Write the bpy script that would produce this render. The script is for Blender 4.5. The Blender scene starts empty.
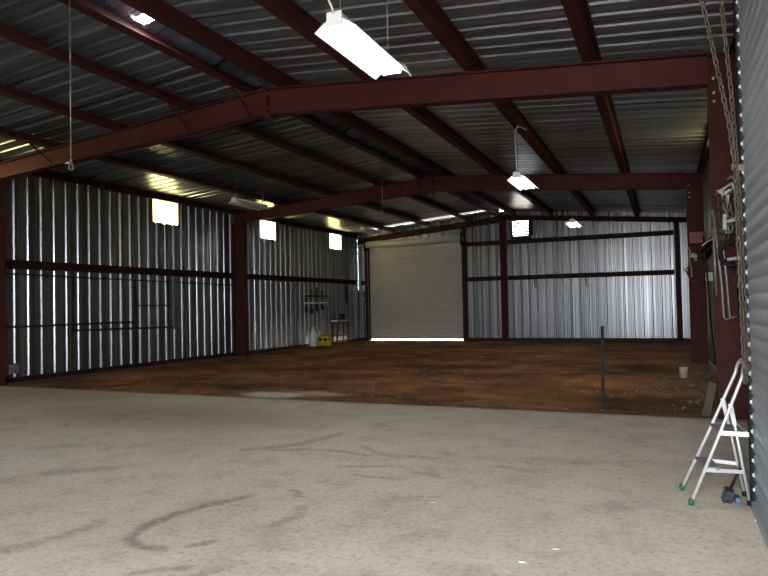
import bpy, math, random
from mathutils import Vector, Matrix, noise
random.seed(7)
SC = bpy.context.scene
COL = SC.collection

# ------------------------------------------------------------------ materials
def nodes(name):
    m = bpy.data.materials.new(name); m.use_nodes = True
    nt = m.node_tree; b = nt.nodes['Principled BSDF']
    return m, nt, b

def pos_noise(nt, scale, detail=3.0, rough=0.55, stretch=None, coord='Object'):
    tc = nt.nodes.new('ShaderNodeTexCoord')
    out = tc.outputs[coord]
    if stretch:
        mp = nt.nodes.new('ShaderNodeMapping'); mp.inputs['Scale'].default_value = stretch
        nt.links.new(out, mp.inputs['Vector']); out = mp.outputs['Vector']
    n = nt.nodes.new('ShaderNodeTexNoise')
    n.inputs['Scale'].default_value = scale; n.inputs['Detail'].default_value = detail
    n.inputs['Roughness'].default_value = rough
    nt.links.new(out, n.inputs['Vector'])
    return n.outputs['Fac']

def ramp(nt, fac, stops):
    r = nt.nodes.new('ShaderNodeValToRGB')
    cr = r.color_ramp
    while len(cr.elements) < len(stops): cr.elements.new(0.5)
    for e, (p, c) in zip(cr.elements, stops):
        e.position = p; e.color = (c[0], c[1], c[2], 1)
    nt.links.new(fac, r.inputs['Fac'])
    return r.outputs['Color']

def mix(nt, fac, a, b, mode='MIX'):
    n = nt.nodes.new('ShaderNodeMix'); n.data_type = 'RGBA'; n.blend_type = mode
    for sock, v in ((n.inputs[0], fac), (n.inputs[6], a), (n.inputs[7], b)):
        if isinstance(v, (int, float)): sock.default_value = v
        elif isinstance(v, tuple): sock.default_value = (v[0], v[1], v[2], 1)
        else: nt.links.new(v, sock)
    return n.outputs[2]

def bump(nt, b, h, strength, dist=0.01):
    n = nt.nodes.new('ShaderNodeBump'); n.inputs['Strength'].default_value = strength
    n.inputs['Distance'].default_value = dist
    nt.links.new(h, n.inputs['Height']); nt.links.new(n.outputs['Normal'], b.inputs['Normal'])

def mat(name, col, rough=0.5, metal=0.0, var=0.18, scale=6.0, stretch=None, bmp=0.0):
    m, nt, b = nodes(name)
    f = pos_noise(nt, scale, 4.0, 0.6, stretch)
    lo = tuple(c * (1 - var) for c in col); hi = tuple(min(1, c * (1 + var)) for c in col)
    nt.links.new(ramp(nt, f, [(0.3, lo), (0.7, hi)]), b.inputs['Base Color'])
    b.inputs['Roughness'].default_value = rough; b.inputs['Metallic'].default_value = metal
    if name in ('red_oxide_primer', 'brown_red_primer', 'shaded_red_primer', 'dark_steel', 'black_paint', 'dark_grey_guide', 'green_post_paint'): b.inputs['Specular IOR Level'].default_value = 0.15
    if bmp: bump(nt, b, f, bmp)
    return m

def emit(name, col, strength, base=(0.8, 0.8, 0.8)):
    m, nt, b = nodes(name)
    b.inputs['Base Color'].default_value = (*base, 1)
    b.inputs['Emission Color'].default_value = (*col, 1)
    b.inputs['Emission Strength'].default_value = strength
    return m

M = {}
def sheetmat(name, col, rough, metal, st):
    m, nt, b = nodes(name)
    f = pos_noise(nt, 1.6, 5, 0.65, st)
    nt.links.new(ramp(nt, f, [(0.3, tuple(c*.40 for c in col)), (0.7, tuple(c*1.25 for c in col))]), b.inputs['Base Color'])
    f2 = pos_noise(nt, 3.0, 3, 0.5, st)
    nt.links.new(ramp(nt, f2, [(0.3, (rough*.8,)*3), (0.7, (rough*1.25,)*3)]), b.inputs['Roughness'])
    b.inputs['Metallic'].default_value = metal
    bump(nt, b, f2, 0.12, 0.02)
    return m
M['galv'] = sheetmat('galvanised_sheet', (0.29, 0.30, 0.32), 0.30, 0.95, (2.4, 2.4, 0.012))
M['roof'] = sheetmat('roof_sheet', (0.29, 0.34, 0.41), 0.31, 0.80, (0.015, 2.0, 0.3))
M['red'] = mat('red_oxide_primer', (0.062, 0.0155, 0.0150), 0.62, 0.0, 0.22, 3.0)
M['purlin'] = mat('brown_red_primer', (0.046, 0.0135, 0.0125), 0.62, 0.0, 0.22, 3.0)
M['red_shaded'] = mat('shaded_red_primer', (0.034, 0.011, 0.010), 0.62, 0.0, 0.22, 3.0)  # red primer darkened to carry the backlit shade of girts, posts and struts
M['darksteel'] = mat('dark_steel', (0.030, 0.020, 0.020), 0.5, 0.2, 0.2, 5)
M['door'] = mat('door_curtain_paint', (0.31, 0.34, 0.39), 0.40, 0.30, 0.14, 1.6, (1, 0.3, 2))
M['door2'] = mat('back_curtain_paint', (0.42, 0.42, 0.40), 0.55, 0.05, 0.06, 1.2, (1, 1, 1))
M['dooredge'] = mat('pale_edge', (0.50, 0.52, 0.54), 0.5, 0.0, 0.06, 8)
M['alu'] = mat('aluminium', (0.56, 0.57, 0.58), 0.38, 0.35, 0.06, 9)
M['tread'] = mat('grooved_tread', (0.17, 0.16, 0.15), 0.7, 0.0, 0.2, 20)
M['green'] = mat('green_rubber', (0.02, 0.09, 0.06), 0.6, 0, 0.15, 9)
M['black'] = mat('black_paint', (0.014, 0.014, 0.016), 0.5, 0, 0.2, 7)
M['chain'] = mat('chain_steel', (0.085, 0.066, 0.048), 0.55, 0.3, 0.3, 14)
M['greysteel'] = mat('grey_steel', (0.27, 0.27, 0.28), 0.42, 0.6, 0.2, 12)
M['bright'] = mat('bright_zinc', (0.75, 0.75, 0.74), 0.3, 0.4, 0.08, 12)
M['lampwhite'] = mat('white_enamel', (0.78, 0.79, 0.80), 0.35, 0, 0.04, 8)
M['lampgrey'] = mat('dusty_enamel', (0.55, 0.55, 0.56), 0.45, 0, 0.08, 8)
M['tubeon'] = emit('lit_tube', (1.0, 0.97, 0.92), 42.0)
M['tubeoff'] = mat('unlit_tube', (0.75, 0.75, 0.74), 0.25, 0, 0.03, 8)
M['pane'] = emit('sunlit_fibreglass', (1.0, 0.81, 0.32), 12.0)
M['skylight'] = emit('translucent_roof_panel', (1.0, 0.94, 0.74), 0.55)
M['orange'] = mat('orange_red_paint', (0.20, 0.036, 0.018), 0.5, 0, 0.25, 10)
M['cream'] = mat('cream_plastic', (0.60, 0.56, 0.47), 0.5, 0, 0.1, 10)
M['rope'] = mat('pale_rope', (0.42, 0.34, 0.26), 0.8, 0, 0.2, 40)
M['white'] = mat('white_plastic', (0.62, 0.64, 0.66), 0.4, 0, 0.08, 9)
M['yellow'] = mat('yellow_plastic', (0.50, 0.33, 0.02), 0.45, 0, 0.15, 9)
M['blue'] = mat('blue_plastic', (0.05, 0.09, 0.18), 0.5, 0, 0.15, 9)
M['bristle'] = mat('dark_bristle', (0.03, 0.032, 0.045), 0.9, 0, 0.3, 60)
M['wood'] = mat('worn_wood', (0.070, 0.055, 0.038), 0.75, 0, 0.3, 9, (1, 1, 0.15), 0.3)
M['stone'] = mat('pale_stone', (0.33, 0.25, 0.18), 0.9, 0, 0.35, 5)
M['gravel'] = mat('grey_rubble', (0.11, 0.095, 0.075), 0.9, 0, 0.4, 6)
M['guide'] = mat('dark_grey_guide', (0.008, 0.009, 0.009), 0.8, 0.0, 0.3, 6)
M['tpost'] = mat('green_post_paint', (0.014, 0.019, 0.016), 0.8, 0.0, 0.25, 12)
M['cable'] = mat('cable_sheath', (0.05, 0.05, 0.05), 0.6, 0, 0.2, 9)
M['wirem'] = mat('thin_wire', (0.30, 0.28, 0.27), 0.45, 0.5, 0.15, 9)
M['whitecord'] = mat('white_cord', (0.60, 0.58, 0.55), 0.6, 0, 0.1, 9)
M['greybox'] = mat('grey_box_paint', (0.16, 0.16, 0.19), 0.55, 0.1, 0.1, 9)
M['outside'] = mat('dry_yard', (0.42, 0.35, 0.26), 0.95, 0, 0.15, 0.4)

def concrete():
    m, nt, b = nodes('worn_concrete')
    big = pos_noise(nt, 0.35, 5, 0.6)
    med = pos_noise(nt, 2.2, 6, 0.7)
    fine = pos_noise(nt, 22, 6, 0.75)
    c = ramp(nt, big, [(0.30, (0.500, 0.432, 0.338)), (0.52, (0.600, 0.532, 0.432)), (0.74, (0.655, 0.598, 0.512))])
    c2 = ramp(nt, med, [(0.28, (0.60, 0.58, 0.55)), (0.50, (1, 1, 1)), (0.75, (1.08, 1.08, 1.09))])
    c = mix(nt, 0.85, c, c2, 'MULTIPLY')
    c3 = ramp(nt, fine, [(0.34, (0.58, 0.57, 0.56)), (0.50, (1, 1, 1)), (0.75, (1.08, 1.08, 1.08))])
    c = mix(nt, 0.8, c, c3, 'MULTIPLY')
    # pale scuffs
    sc = pos_noise(nt, 5.0, 8, 0.8, (0.5, 1.6, 1))
    c = mix(nt, ramp(nt, sc, [(0.58, (0, 0, 0)), (0.68, (0.6, 0.6, 0.6))]), c, (0.74, 0.70, 0.64))
    # dark specks and chips
    sp = pos_noise(nt, 9.0, 9, 0.85)
    c = mix(nt, ramp(nt, sp, [(0.365, (0.75, 0.75, 0.75)), (0.41, (0, 0, 0))]), c, (0.12, 0.105, 0.09))
    # stain masks kept as mesh attributes: x = rubber marks, y = tracked red earth
    at = nt.nodes.new('ShaderNodeAttribute'); at.attribute_name = 'stain'
    sx = nt.nodes.new('ShaderNodeSeparateColor'); nt.links.new(at.outputs['Color'], sx.inputs[0])
    br = pos_noise(nt, 16, 5, 0.7)
    brk = ramp(nt, br, [(0.32, (0.25, 0.25, 0.25)), (0.56, (1, 1, 1))])
    c = mix(nt, mix(nt, 1.0, sx.outputs['Red'], brk, 'MULTIPLY'), c, (0.085, 0.078, 0.072))
    bm = ramp(nt, med, [(0.32, (0.2, 0.2, 0.2)), (0.66, (1, 1, 1))])
    c = mix(nt, mix(nt, 1.0, sx.outputs['Green'], bm, 'MULTIPLY'), c, (0.24, 0.165, 0.10))
    nt.links.new(c, b.inputs['Base Color'])
    r = ramp(nt, med, [(0.3, (0.62,) * 3), (0.7, (0.82,) * 3)])
    nt.links.new(r, b.inputs['Roughness'])
    bump(nt, b, fine, 0.25, 0.004)
    return m
M['concrete'] = concrete()

def dirt():
    m, nt, b = nodes('red_dirt')
    big = pos_noise(nt, 0.45, 6, 0.68, (1, 1.1, 1))
    med = pos_noise(nt, 1.1, 10, 0.80)
    fine = pos_noise(nt, 20, 9, 0.85)
    c = ramp(nt, big, [(0.36, (0.105, 0.060, 0.034)), (0.50, (0.250, 0.122, 0.060)), (0.64, (0.400, 0.195, 0.098))])
    c = mix(nt, 0.9, c, ramp(nt, med, [(0.28, (0.36, 0.35, 0.35)), (0.5, (1, 1, 1)), (0.72, (1.6, 1.58, 1.55))]), 'MULTIPLY')
    c = mix(nt, 0.8, c, ramp(nt, fine, [(0.33, (0.35, 0.35, 0.35)), (0.5, (1, 1, 1)), (0.68, (1.8, 1.75, 1.7))]), 'MULTIPLY')
    at = nt.nodes.new('ShaderNodeAttribute'); at.attribute_name = 'stain'
    sx = nt.nodes.new('ShaderNodeSeparateColor'); nt.links.new(at.outputs['Color'], sx.inputs[0])
    brk = ramp(nt, fine, [(0.36, (0.0,) * 3), (0.60, (1, 1, 1))])
    brk = ramp(nt, fine, [(0.30, (0.0,) * 3), (0.50, (1, 1, 1))])
    c = mix(nt, mix(nt, 1.0, sx.outputs['Red'], brk, 'MULTIPLY'), c, (0.80, 0.77, 0.70))
    bm = ramp(nt, med, [(0.34, (0.25,) * 3), (0.6, (1, 1, 1))])
    c = mix(nt, mix(nt, 1.0, sx.outputs['Green'], bm, 'MULTIPLY'), c, (0.26, 0.185, 0.115))
    nt.links.new(c, b.inputs['Base Color'])
    b.inputs['Roughness'].default_value = 0.95; b.inputs['Specular IOR Level'].default_value = 0.12
    bump(nt, b, fine, 0.7, 0.02)
    return m
M['dirt'] = dirt()

# ------------------------------------------------------------------ mesh builder
class MB:
    def __init__(s): s.v = []; s.f = []; s.sm = []
    def add(s, vs, fs, smooth=False):
        o = len(s.v); s.v += [tuple(v) for v in vs]
        s.f += [tuple(i + o for i in f) for f in fs]; s.sm += [smooth] * len(fs)
    def box(s, x0, x1, y0, y1, z0, z1):
        s.add([(x0,y0,z0),(x1,y0,z0),(x1,y1,z0),(x0,y1,z0),(x0,y0,z1),(x1,y0,z1),(x1,y1,z1),(x0,y1,z1)],
              [(0,3,2,1),(4,5,6,7),(0,1,5,4),(1,2,6,5),(2,3,7,6),(3,0,4,7)])
        return s
    def beam(s, a, b, w, h, up=(0,0,1)):
        """rectangular bar from a to b; w sideways, h along up"""
        a = Vector(a); b = Vector(b); d = (b - a).normalized(); u = Vector(up)
        r = d.cross(u).normalized(); u = r.cross(d).normalized()
        p = [q + r*(sx*w/2) + u*(sy*h/2) for q in (a, b) for sx, sy in ((-1,-1),(1,-1),(1,1),(-1,1))]
        s.add(p, [(0,1,2,3)[::-1],(4,5,6,7),(0,1,5,4),(1,2,6,5),(2,3,7,6),(3,0,4,7)])
        return s
    def prism(s, sec, a, b, ex, ey):
        """closed section (2D list) swept from a to b; ex, ey are its axes"""
        a = Vector(a); b = Vector(b); ex = Vector(ex); ey = Vector(ey); n = len(sec)
        vs = [q + ex*x + ey*y for q in (a, b) for x, y in sec]
        fs = [tuple(range(n))[::-1], tuple(range(n, 2*n))] + [(i, (i+1) % n, n + (i+1) % n, n + i) for i in range(n)]
        s.add(vs, fs); return s
    def tube(s, pts, r, seg=8, closed=False):
        pts = [Vector(p) for p in pts]; n = len(pts)
        rr = r if isinstance(r, (list, tuple)) else [r]*n
        prev = None; vs = []
        for i, p in enumerate(pts):
            if closed: t = pts[(i+1) % n] - pts[i-1]
            else: t = pts[min(i+1, n-1)] - pts[max(i-1, 0)]
            t.normalize()
            if prev is None:
                k = Vector((0,0,1)) if abs(t.z) < .9 else Vector((1,0,0))
                u = t.cross(k).normalized()
            else:
                u = (prev - t*prev.dot(t)).normalized()
            prev = u; w = t.cross(u)
            for j in range(seg):
                an = 2*math.pi*j/seg
                vs.append(p + (u*math.cos(an) + w*math.sin(an))*rr[i])
        fs = []
        m = n if closed else n-1
        for i in range(m):
            for j in range(seg):
                a0 = i*seg; b0 = ((i+1) % n)*seg
                fs.append((a0+j, a0+(j+1) % seg, b0+(j+1) % seg, b0+j))
        if not closed:
            fs.append(tuple(range(seg))[::-1]); fs.append(tuple(range((n-1)*seg, n*seg)))
        s.add(vs, fs, True); return s
    def lathe(s, prof, c, seg=20, axis='Z'):
        """profile of (r, h) turned about an axis through c"""
        vs = []; c = Vector(c)
        for r, h in prof:
            for j in range(seg):
                a = 2*math.pi*j/seg; x, y = r*math.cos(a), r*math.sin(a)
                vs.append(c + (Vector((x,y,h)) if axis == 'Z' else Vector((h,x,y)) if axis == 'X' else Vector((y,h,x))))
        fs = []
        for i in range(len(prof)-1):
            for j in range(seg):
                fs.append((i*seg+j, i*seg+(j+1) % seg, (i+1)*seg+(j+1) % seg, (i+1)*seg+j))
        if prof[0][0] > 1e-6: fs.append(tuple(range(seg))[::-1])
        if prof[-1][0] > 1e-6: fs.append(tuple(range((len(prof)-1)*seg, len(prof)*seg)))
        s.add(vs, fs, True); return s
    def stone(s, c, r, seed):
        rnd = random.Random(seed); c = Vector(c)
        vs = []
        for i, (z, k) in enumerate(((-.5, .6), (.1, 1), (.6, .6))):
            for j in range(6):
                a = j*math.pi/3 + rnd.random()*.5
                q = k*r*(.7 + .5*rnd.random())
                vs.append(c + Vector((q*math.cos(a), q*math.sin(a), z*r*(.7+.5*rnd.random()))))
        fs = [tuple(range(6))[::-1], tuple(range(12, 18))]
        for i in range(2):
            for j in range(6): fs.append((i*6+j, i*6+(j+1) % 6, (i+1)*6+(j+1) % 6, (i+1)*6+j))
        s.add(vs, fs); return s
    def build(s, name, material, parent=None, bevel=0.0):
        me = bpy.data.meshes.new(name); me.from_pydata(s.v, [], s.f)
        me.polygons.foreach_set('use_smooth', s.sm)
        me.materials.append(material); me.update()
        o = bpy.data.objects.new(name, me); COL.objects.link(o)
        if parent is not None:
            o.parent = parent
        if bevel:
            b = o.modifiers.new('bevel', 'BEVEL'); b.width = bevel; b.segments = 2; b.limit_method = 'ANGLE'
        return o

def tag(o, label=None, cat=None, group=None, kind=None):
    if label: o['label'] = label
    if cat: o['category'] = cat
    if group: o['group'] = group
    if kind: o['kind'] = kind
    return o

def thing(name, label, cat, loc=(0,0,0), group=None, kind=None):
    o = bpy.data.objects.new(name, None); COL.objects.link(o); o.location = loc
    o.empty_display_size = 0.1
    return tag(o, label, cat, group, kind)

def struct(mb, name, m, label=None):
    o = mb.build(name, m); o['kind'] = 'structure'
    if label: o['label'] = label
    return o

# ------------------------------------------------------------------ layout
XL, XR = -14.1, 1.1
YF, YC = -3.4, 29.4
YA, YB = 9.95, 19.1
XM = -6.5
SL = 0.085
def zt(x): return 5.57 - SL*abs(x - XM)         # top of rafters
def zd(x): return zt(x) + 0.20                 # underside of roof sheet
ZR = 5.10
YE = 9.6                                       # edge of the slab
def zg(x, y):                                  # dirt height
    t = max(0.0, min(1.0, (y - YE)/(YC - YE)))
    e = min(1.0, (y - YE)/1.2)
    h = 0.07*noise.noise(Vector((x*.35, y*.45, 1.3))) + 0.025*noise.noise(Vector((x*1.3, y*1.6, 4.1))) + 0.010*noise.noise(Vector((x*4.5, y*5.2, 2.1)))
    edge = min(1.0, (x - XL)/.6, (XR - x)/.5, (YC - y)/.8)
    return -0.035 - 0.13*t + h*max(0, e)*max(0.15, edge) - 0.02*max(0, e)

# sheet profile: one pitch of a ribbed panel, h is outward
PITCH = 0.365
PROF = [(0.0,0),(0.085,0),(0.096,.004),(0.105,.004),(0.116,0),(0.172,0),(0.183,.004),(0.192,.004),(0.203,0),(0.262,0),(0.288,.042),(0.319,.042),(0.333,.022),(0.358,0)]
PROF_ROOF = PROF[:9] + [(0.262,0),(0.288,.042),(0.322,.042),(0.330,.022),(0.345,0)]
def profile(a, b, prof=None):
    prof = prof or PROF
    pts = []; k0 = int(math.floor(a/PITCH)) - 1; k1 = int(math.ceil(b/PITCH)) + 1
    raw = [(k*PITCH + u, h) for k in range(k0, k1) for u, h in prof]
    def at(t):
        for (u0, h0), (u1, h1) in zip(raw, raw[1:]):
            if u0 <= t <= u1: return h0 + (h1-h0)*(t-u0)/max(1e-9, u1-u0)
        return 0
    pts = [(a, at(a))] + [p for p in raw if a + 1e-5 < p[0] < b - 1e-5] + [(b, at(b))]
    return pts
def sheet(mb, a, b, f0, f1, prof=None):
    """ribbed sheet over [a,b]; f0/f1(t,h) give the two long edges"""
    p = profile(a, b, prof); n = len(p)
    vs = [f0(t, h) for t, h in p] + [f1(t, h) for t, h in p]
    mb.add(vs, [(i, i+1, n+i+1, n+i) for i in range(n-1)])

# ------------------------------------------------------------------ floor
def grid_mesh(name, xs, ys, zf, stain, material, skirt=None):
    nx, ny = len(xs), len(ys)
    vs = [(x, y, zf(x, y)) for y in ys for x in xs]
    fs = [(j*nx+i, j*nx+i+1, (j+1)*nx+i+1, (j+1)*nx+i) for j in range(ny-1) for i in range(nx-1)]
    nb = len(vs)
    if skirt is not None:
        o = len(vs)
        vs += [(x, ys[-1], skirt) for x in xs]
        fs += [((ny-1)*nx+i, (ny-1)*nx+i+1, o+i+1, o+i) for i in range(nx-1)]
    me = bpy.data.meshes.new(name); me.from_pydata(vs, [], fs); me.materials.append(material)
    a = me.attributes.new('stain', 'FLOAT_COLOR', 'POINT')
    buf = []
    for v in vs:
        r, g = stain(v[0], v[1]); buf += [r, g, 0, 1]
    a.data.foreach_set('color', buf)
    me.polygons.foreach_set('use_smooth', [True]*len(fs))
    o = bpy.data.objects.new(name, me); COL.objects.link(o); o['kind'] = 'structure'
    return o

def segd(x, y, a, b):
    ax, ay = a; bx, by = b; dx, dy = bx-ax, by-ay
    t = max(0, min(1, ((x-ax)*dx + (y-ay)*dy)/(dx*dx+dy*dy)))
    return math.hypot(x-ax-t*dx, y-ay-t*dy)
MARKS = [  # (polyline on the slab, half width, strength)
    ([(-3.26,4.57),(-3.42,4.30),(-3.53,4.02),(-3.58,3.72),(-3.49,3.48),(-3.30,3.36),(-3.12,3.37)], 0.045, 0.62),
    ([(-2.96,3.50),(-2.86,3.60)], 0.045, 0.55),
    ([(-4.25,2.85),(-4.05,3.05),(-3.97,3.35),(-3.93,3.62)], 0.07, 0.42),
    ([(-3.02,4.85),(-2.85,4.72)], 0.035, 0.5),
    ([(-2.66,4.05),(-2.60,4.30),(-2.68,4.48)], 0.05, 0.40),
    ([(-4.35,6.05),(-3.95,6.45),(-3.75,7.15)], 0.07, 0.45),
    ([(-4.1,6.15),(-3.5,6.35),(-2.9,6.25)], 0.04, 0.40),
    ([(-3.0,5.7),(-2.4,5.9),(-1.9,5.65)], 0.04, 0.35),
    ([(-3.2,6.6),(-2.7,6.3),(-2.2,6.35)], 0.05, 0.40),
    ([(-2.7,5.5),(-2.2,5.45)], 0.03, 0.4),
    ([(-1.55,6.2),(-1.2,6.15)], 0.05, 0.35),
    ([(-3.0,3.02),(-2.75,3.20)], 0.04, 0.5), ([(-2.65,3.05),(-2.55,3.3)], 0.04, 0.4),
    ([(-2.0,5.0),(-1.75,5.1)], 0.02, 0.4), ([(-5.6,4.6),(-5.2,4.9)], 0.10, 0.35),
    ([(-6.9,5.2),(-6.5,5.6)], 0.08, 0.3), ([(-0.55,5.2),(-0.1,5.6)], 0.10, 0.22), ([(-0.9,6.6),(0.2,6.9)], 0.12, 0.22),
]
def stain_floor(x, y):
    r = 0.0
    if 2.4 < y < 7.6:
        wx = x + 0.05*noise.noise(Vector((x*3, y*3, 0))); wy = y + 0.05*noise.noise(Vector((x*3, y*3, 9)))
        for pl, w, s in MARKS:
            for a, b in zip(pl, pl[1:]):
                d = segd(wx, wy, a, b)
                if d < w*1.6: r = max(r, s*max(0, min(1, 1.6 - d/w)))
    g = 0.0
    n = noise.noise(Vector((x*.5, y*.8, 3)))
    g = max(0, 1 - (YE - y)/(0.22 + 0.25*max(0, n)))*0.75                       # earth tracked over the slab edge
    d = ((x + 7.0)/2.6)**2 + ((y - 7.6)/1.2)**2
    g = max(g, 0.8*max(0, 1-d))
    d = ((x + 5.2)/1.3)**2 + ((y - 7.6)/.7)**2
    g = max(g, 0.5*max(0, 1-d))
    d = ((x + 11)/3)**2 + ((y - 9.0)/.9)**2
    g = max(g, 0.5*max(0, 1-d))
    if y > YE + .001: g = 1
    return r, g
def frange(a, b, d):
    n = max(1, int(round((b-a)/d))); return [a + (b-a)*i/n for i in range(n+1)]
xs = frange(XL, -6.0, .25)[:-1] + frange(-6.0, XR, .03)
ys = [YF] + frange(2.3, 7.4, .03)[:-1] + frange(7.4, YE, .1)
edge_wob = lambda x: 0.05*noise.noise(Vector((x*.9, 0, 5))) + 0.02*noise.noise(Vector((x*4, 0, 5)))
fl = grid_mesh('floor', xs, ys, lambda x, y: 0.0, stain_floor, M['concrete'], skirt=-0.25)
for v in fl.data.vertices:
    if v.co.y > YE - .01: v.co.y += edge_wob(v.co.x)

def stain_dirt(x, y):
    n = noise.noise(Vector((x*1.2, y*1.5, 7)))
    d = ((x + 6.75)/0.75)**2 + ((y - 10.25)/.5)**2
    r = max(0, min(1, 1.6*(1 - d) + .5*n)) if d < 1.6 else 0.0
    d = ((x + 6.1)/0.9)**2 + ((y - 10.7)/.45)**2
    r = max(r, 0.6*max(0, 1-d))
    g = 0
    d = ((x + 10.2)/2.2)**2 + ((y - 22.6)/.9)**2
    g = max(g, max(0, 1-d))
    d = ((x + 2)/4)**2 + ((y - 26.5)/2.2)**2
    g = max(g, .7*max(0, 1-d))
    d = ((x - 0.2)/1.2)**2 + ((y - 15)/3)**2
    g = max(g, .5*max(0, 1-d))
    if x > 0.2: g = max(g, .6*min(1, (x-.2)/.5))
    if x < XL + .9: g = max(g, .7*(1 - (x - XL)/.9))
    return r, g
dg = grid_mesh('dirt_ground', frange(XL, XR, .11), frange(YE - .02, YC + .1, .11), zg, stain_dirt, M['dirt'])
tag(dg, kind='structure')

# loose stones on the dirt: nobody could count them
mb = MB()
for i in range(420):
    t = random.random()**1.8
    y = YE + 0.12 + t*14; x = random.uniform(XL+.4, XR-.3)
    mb.stone((x, y, zg(x, y) + .004), random.uniform(.006, .017)*(1 + .03*(y-YE)), i)
tag(mb.build('pebbles', M['stone']), 'pale pebbles scattered over the red dirt', 'pebbles', kind='stuff')
mb = MB()
for i in range(130):
    y = random.uniform(11.0, 18.0); x = XR - .08 - abs(random.gauss(0, .26))
    mb.stone((x, y, zg(x, y) + .02), random.uniform(.015, .05), 900+i)
tag(mb.build('rubble', M['gravel']), 'grey rubble heaped along the foot of the right wall between the columns', 'rubble', kind='stuff')

# yard outside
mb = MB()
for x0, x1, y0, y1 in ((-60,60,-60,YF),(-60,60,YC+.12,80),(-60,XL-.06,YF,YC+.12),(XR+.06,60,YF,YC+.12)):
    mb.add([(x0,y0,-.26),(x1,y0,-.26),(x1,y1,-.26),(x0,y1,-.26)], [(0,1,2,3)])
struct(mb, 'exterior_ground', M['outside'])

# ------------------------------------------------------------------ walls
WZ0, WZ1 = 4.23, 5.0
LW = [(8.35, 9.45), (15.11, 16.25), (20.78, 21.9), (26.42, 27.6)]
RW = [(14.6, 15.8)]
ZB = -0.22
def side_wall(name, x, out, spans, doorspan=None):
    mb = MB()
    def piece(a, b, z0, z1):
        sheet(mb, a, b, lambda t, h: (x + out*h, t, z0), lambda t, h: (x + out*h, t, z1))
    top = zd(x) + .02
    cuts = sorted(spans); y = YF
    if doorspan:
        d0, d1 = doorspan
        piece(YF, d0, ZB, top); piece(d0, d1, 4.75, top); y = d1
    for a, b in cuts:
        piece(y, a, ZB, top); piece(a, b, ZB, WZ0); piece(a, b, WZ1, top); y = b
    piece(y, YC, ZB, top)
    return struct(mb, name, M['galv'])
side_wall('wall_left', XL, -1, LW)
DR = (1.5, 5.52)
side_wall('wall_right', XR, 1, RW, DR)

DB = (-13.42, -8.62)      # back roller door
VT = (-6.22, -5.50, 4.58, 5.25)
def end_wall(name, y, out, holes):
    """holes: (x0, x1, z0, z1)"""
    mb = MB()
    xs = sorted({XL, XR, XM, *[h[0] for h in holes], *[h[1] for h in holes]})
    for a, b in zip(xs, xs[1:]):
        mid = (a+b)/2; z = ZB
        for h in sorted([h for h in holes if h[0] < mid < h[1]], key=lambda h: h[2]):
            if h[2] > z:
                sheet(mb, a, b, lambda t, q, z=z: (t, y + out*q, z), lambda t, q, z=h[2]: (t, y + out*q, z))
            z = h[3]
        sheet(mb, a, b, lambda t, q, z=z: (t, y + out*q, z), lambda t, q: (t, y + out*q, zd(t) + .01))
    return struct(mb, name, M['galv'])
end_wall('wall_back', YC, 1, [(DB[0], DB[1], ZB, 4.75), VT])
FO = (-1.3, 0.98, 4.8)
RIB_SLIT = (-10.7, -10.4, 4.3)    # unseen slit behind the camera, added to light the left wall ribs   # FO: open doorway behind the camera
end_wall('wall_front', YF, -1, [(FO[0], FO[1], ZB, FO[2]), (RIB_SLIT[0], RIB_SLIT[1], ZB, RIB_SLIT[2])])

# roof sheets
mb = MB()
HOLE = (7.02, 7.24)
ov = .25
SKY = (28.05, 28.5)
for x0, x1, ya, yb in ((XL - .1, XM - .32, YF - ov, SKY[0]), (XL - .1, -12.9, SKY[0], SKY[1]), (-6.95, XM - .32, SKY[0], SKY[1]), (XL - .1, XM - .32, SKY[1], YC + ov), (XM + .32, XR + .1, YF - ov, YC + ov)):
    sheet(mb, ya, yb, lambda t, h, x=x0: (x, t, zd(x) + h), lambda t, h, x=x1: (x, t, zd(x) + h), PROF_ROOF)
cl = struct(mb, 'ceiling', M['roof'])
mb = MB()
for y0, y1 in ((YF - ov, HOLE[0]), (HOLE[1], YC + ov)):
    n = max(2, int((y1-y0)/.3)); vs = []; fs = []
    for i in range(n+1):
        y = y0 + (y1-y0)*i/n
        for k, (x, z) in enumerate(((XM-.42, zd(XM-.42)+.008), (XM-.2, zd(XM)+.035), (XM, zd(XM)+.055), (XM+.2, zd(XM)+.035), (XM+.42, zd(XM+.42)+.008))):
            vs.append((x, y, z + .006*noise.noise(Vector((k*2.1, y*2.2, 0)))))
    for i in range(n):
        for k in range(4): fs.append((i*5+k, i*5+k+1, (i+1)*5+k+1, (i+1)*5+k))
    mb.add(vs, fs)
struct(mb, 'trim_1', M['roof'], 'crumpled ridge flashing along the roof peak')

# translucent roof panel on the left slope near the back wall
mb = MB()
sheet(mb, SKY[0], SKY[1], lambda t, h: (-12.9, t, zd(-12.9) + h + .001), lambda t, h: (-6.95, t, zd(-6.95) + h + .001), PROF_ROOF)
tag(mb.build('skylight_panel', M['skylight']), 'translucent roof panel glowing pale yellow across the left slope by the back wall', 'skylight')

# windows (translucent panels high in the side walls)
wn = 1
for x, spans, out in ((XL, LW, -1), (XR, RW, 1)):
    for a, b in spans:
        w = thing('window_%d' % wn, None, None, (x, a, WZ0), kind='structure'); wn += 1
        m = MB()
        t = .02
        for (y0, y1, z0, z1) in ((0, b-a, 0, t), (0, b-a, WZ1-WZ0-t, WZ1-WZ0), (0, t, t, WZ1-WZ0-t), (b-a-t, b-a, t, WZ1-WZ0-t)):
            m.box(-.02 if out < 0 else -.01, .01 if out < 0 else .02, y0, y1, z0, z1)
        m.build('window_frame', M['darksteel'], w)
        m = MB(); xx = out*.012
        m.box(xx-.003, xx+.003, t, b-a-t, t, WZ1-WZ0-t)
        m.build('pane', M['pane'], w)

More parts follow.
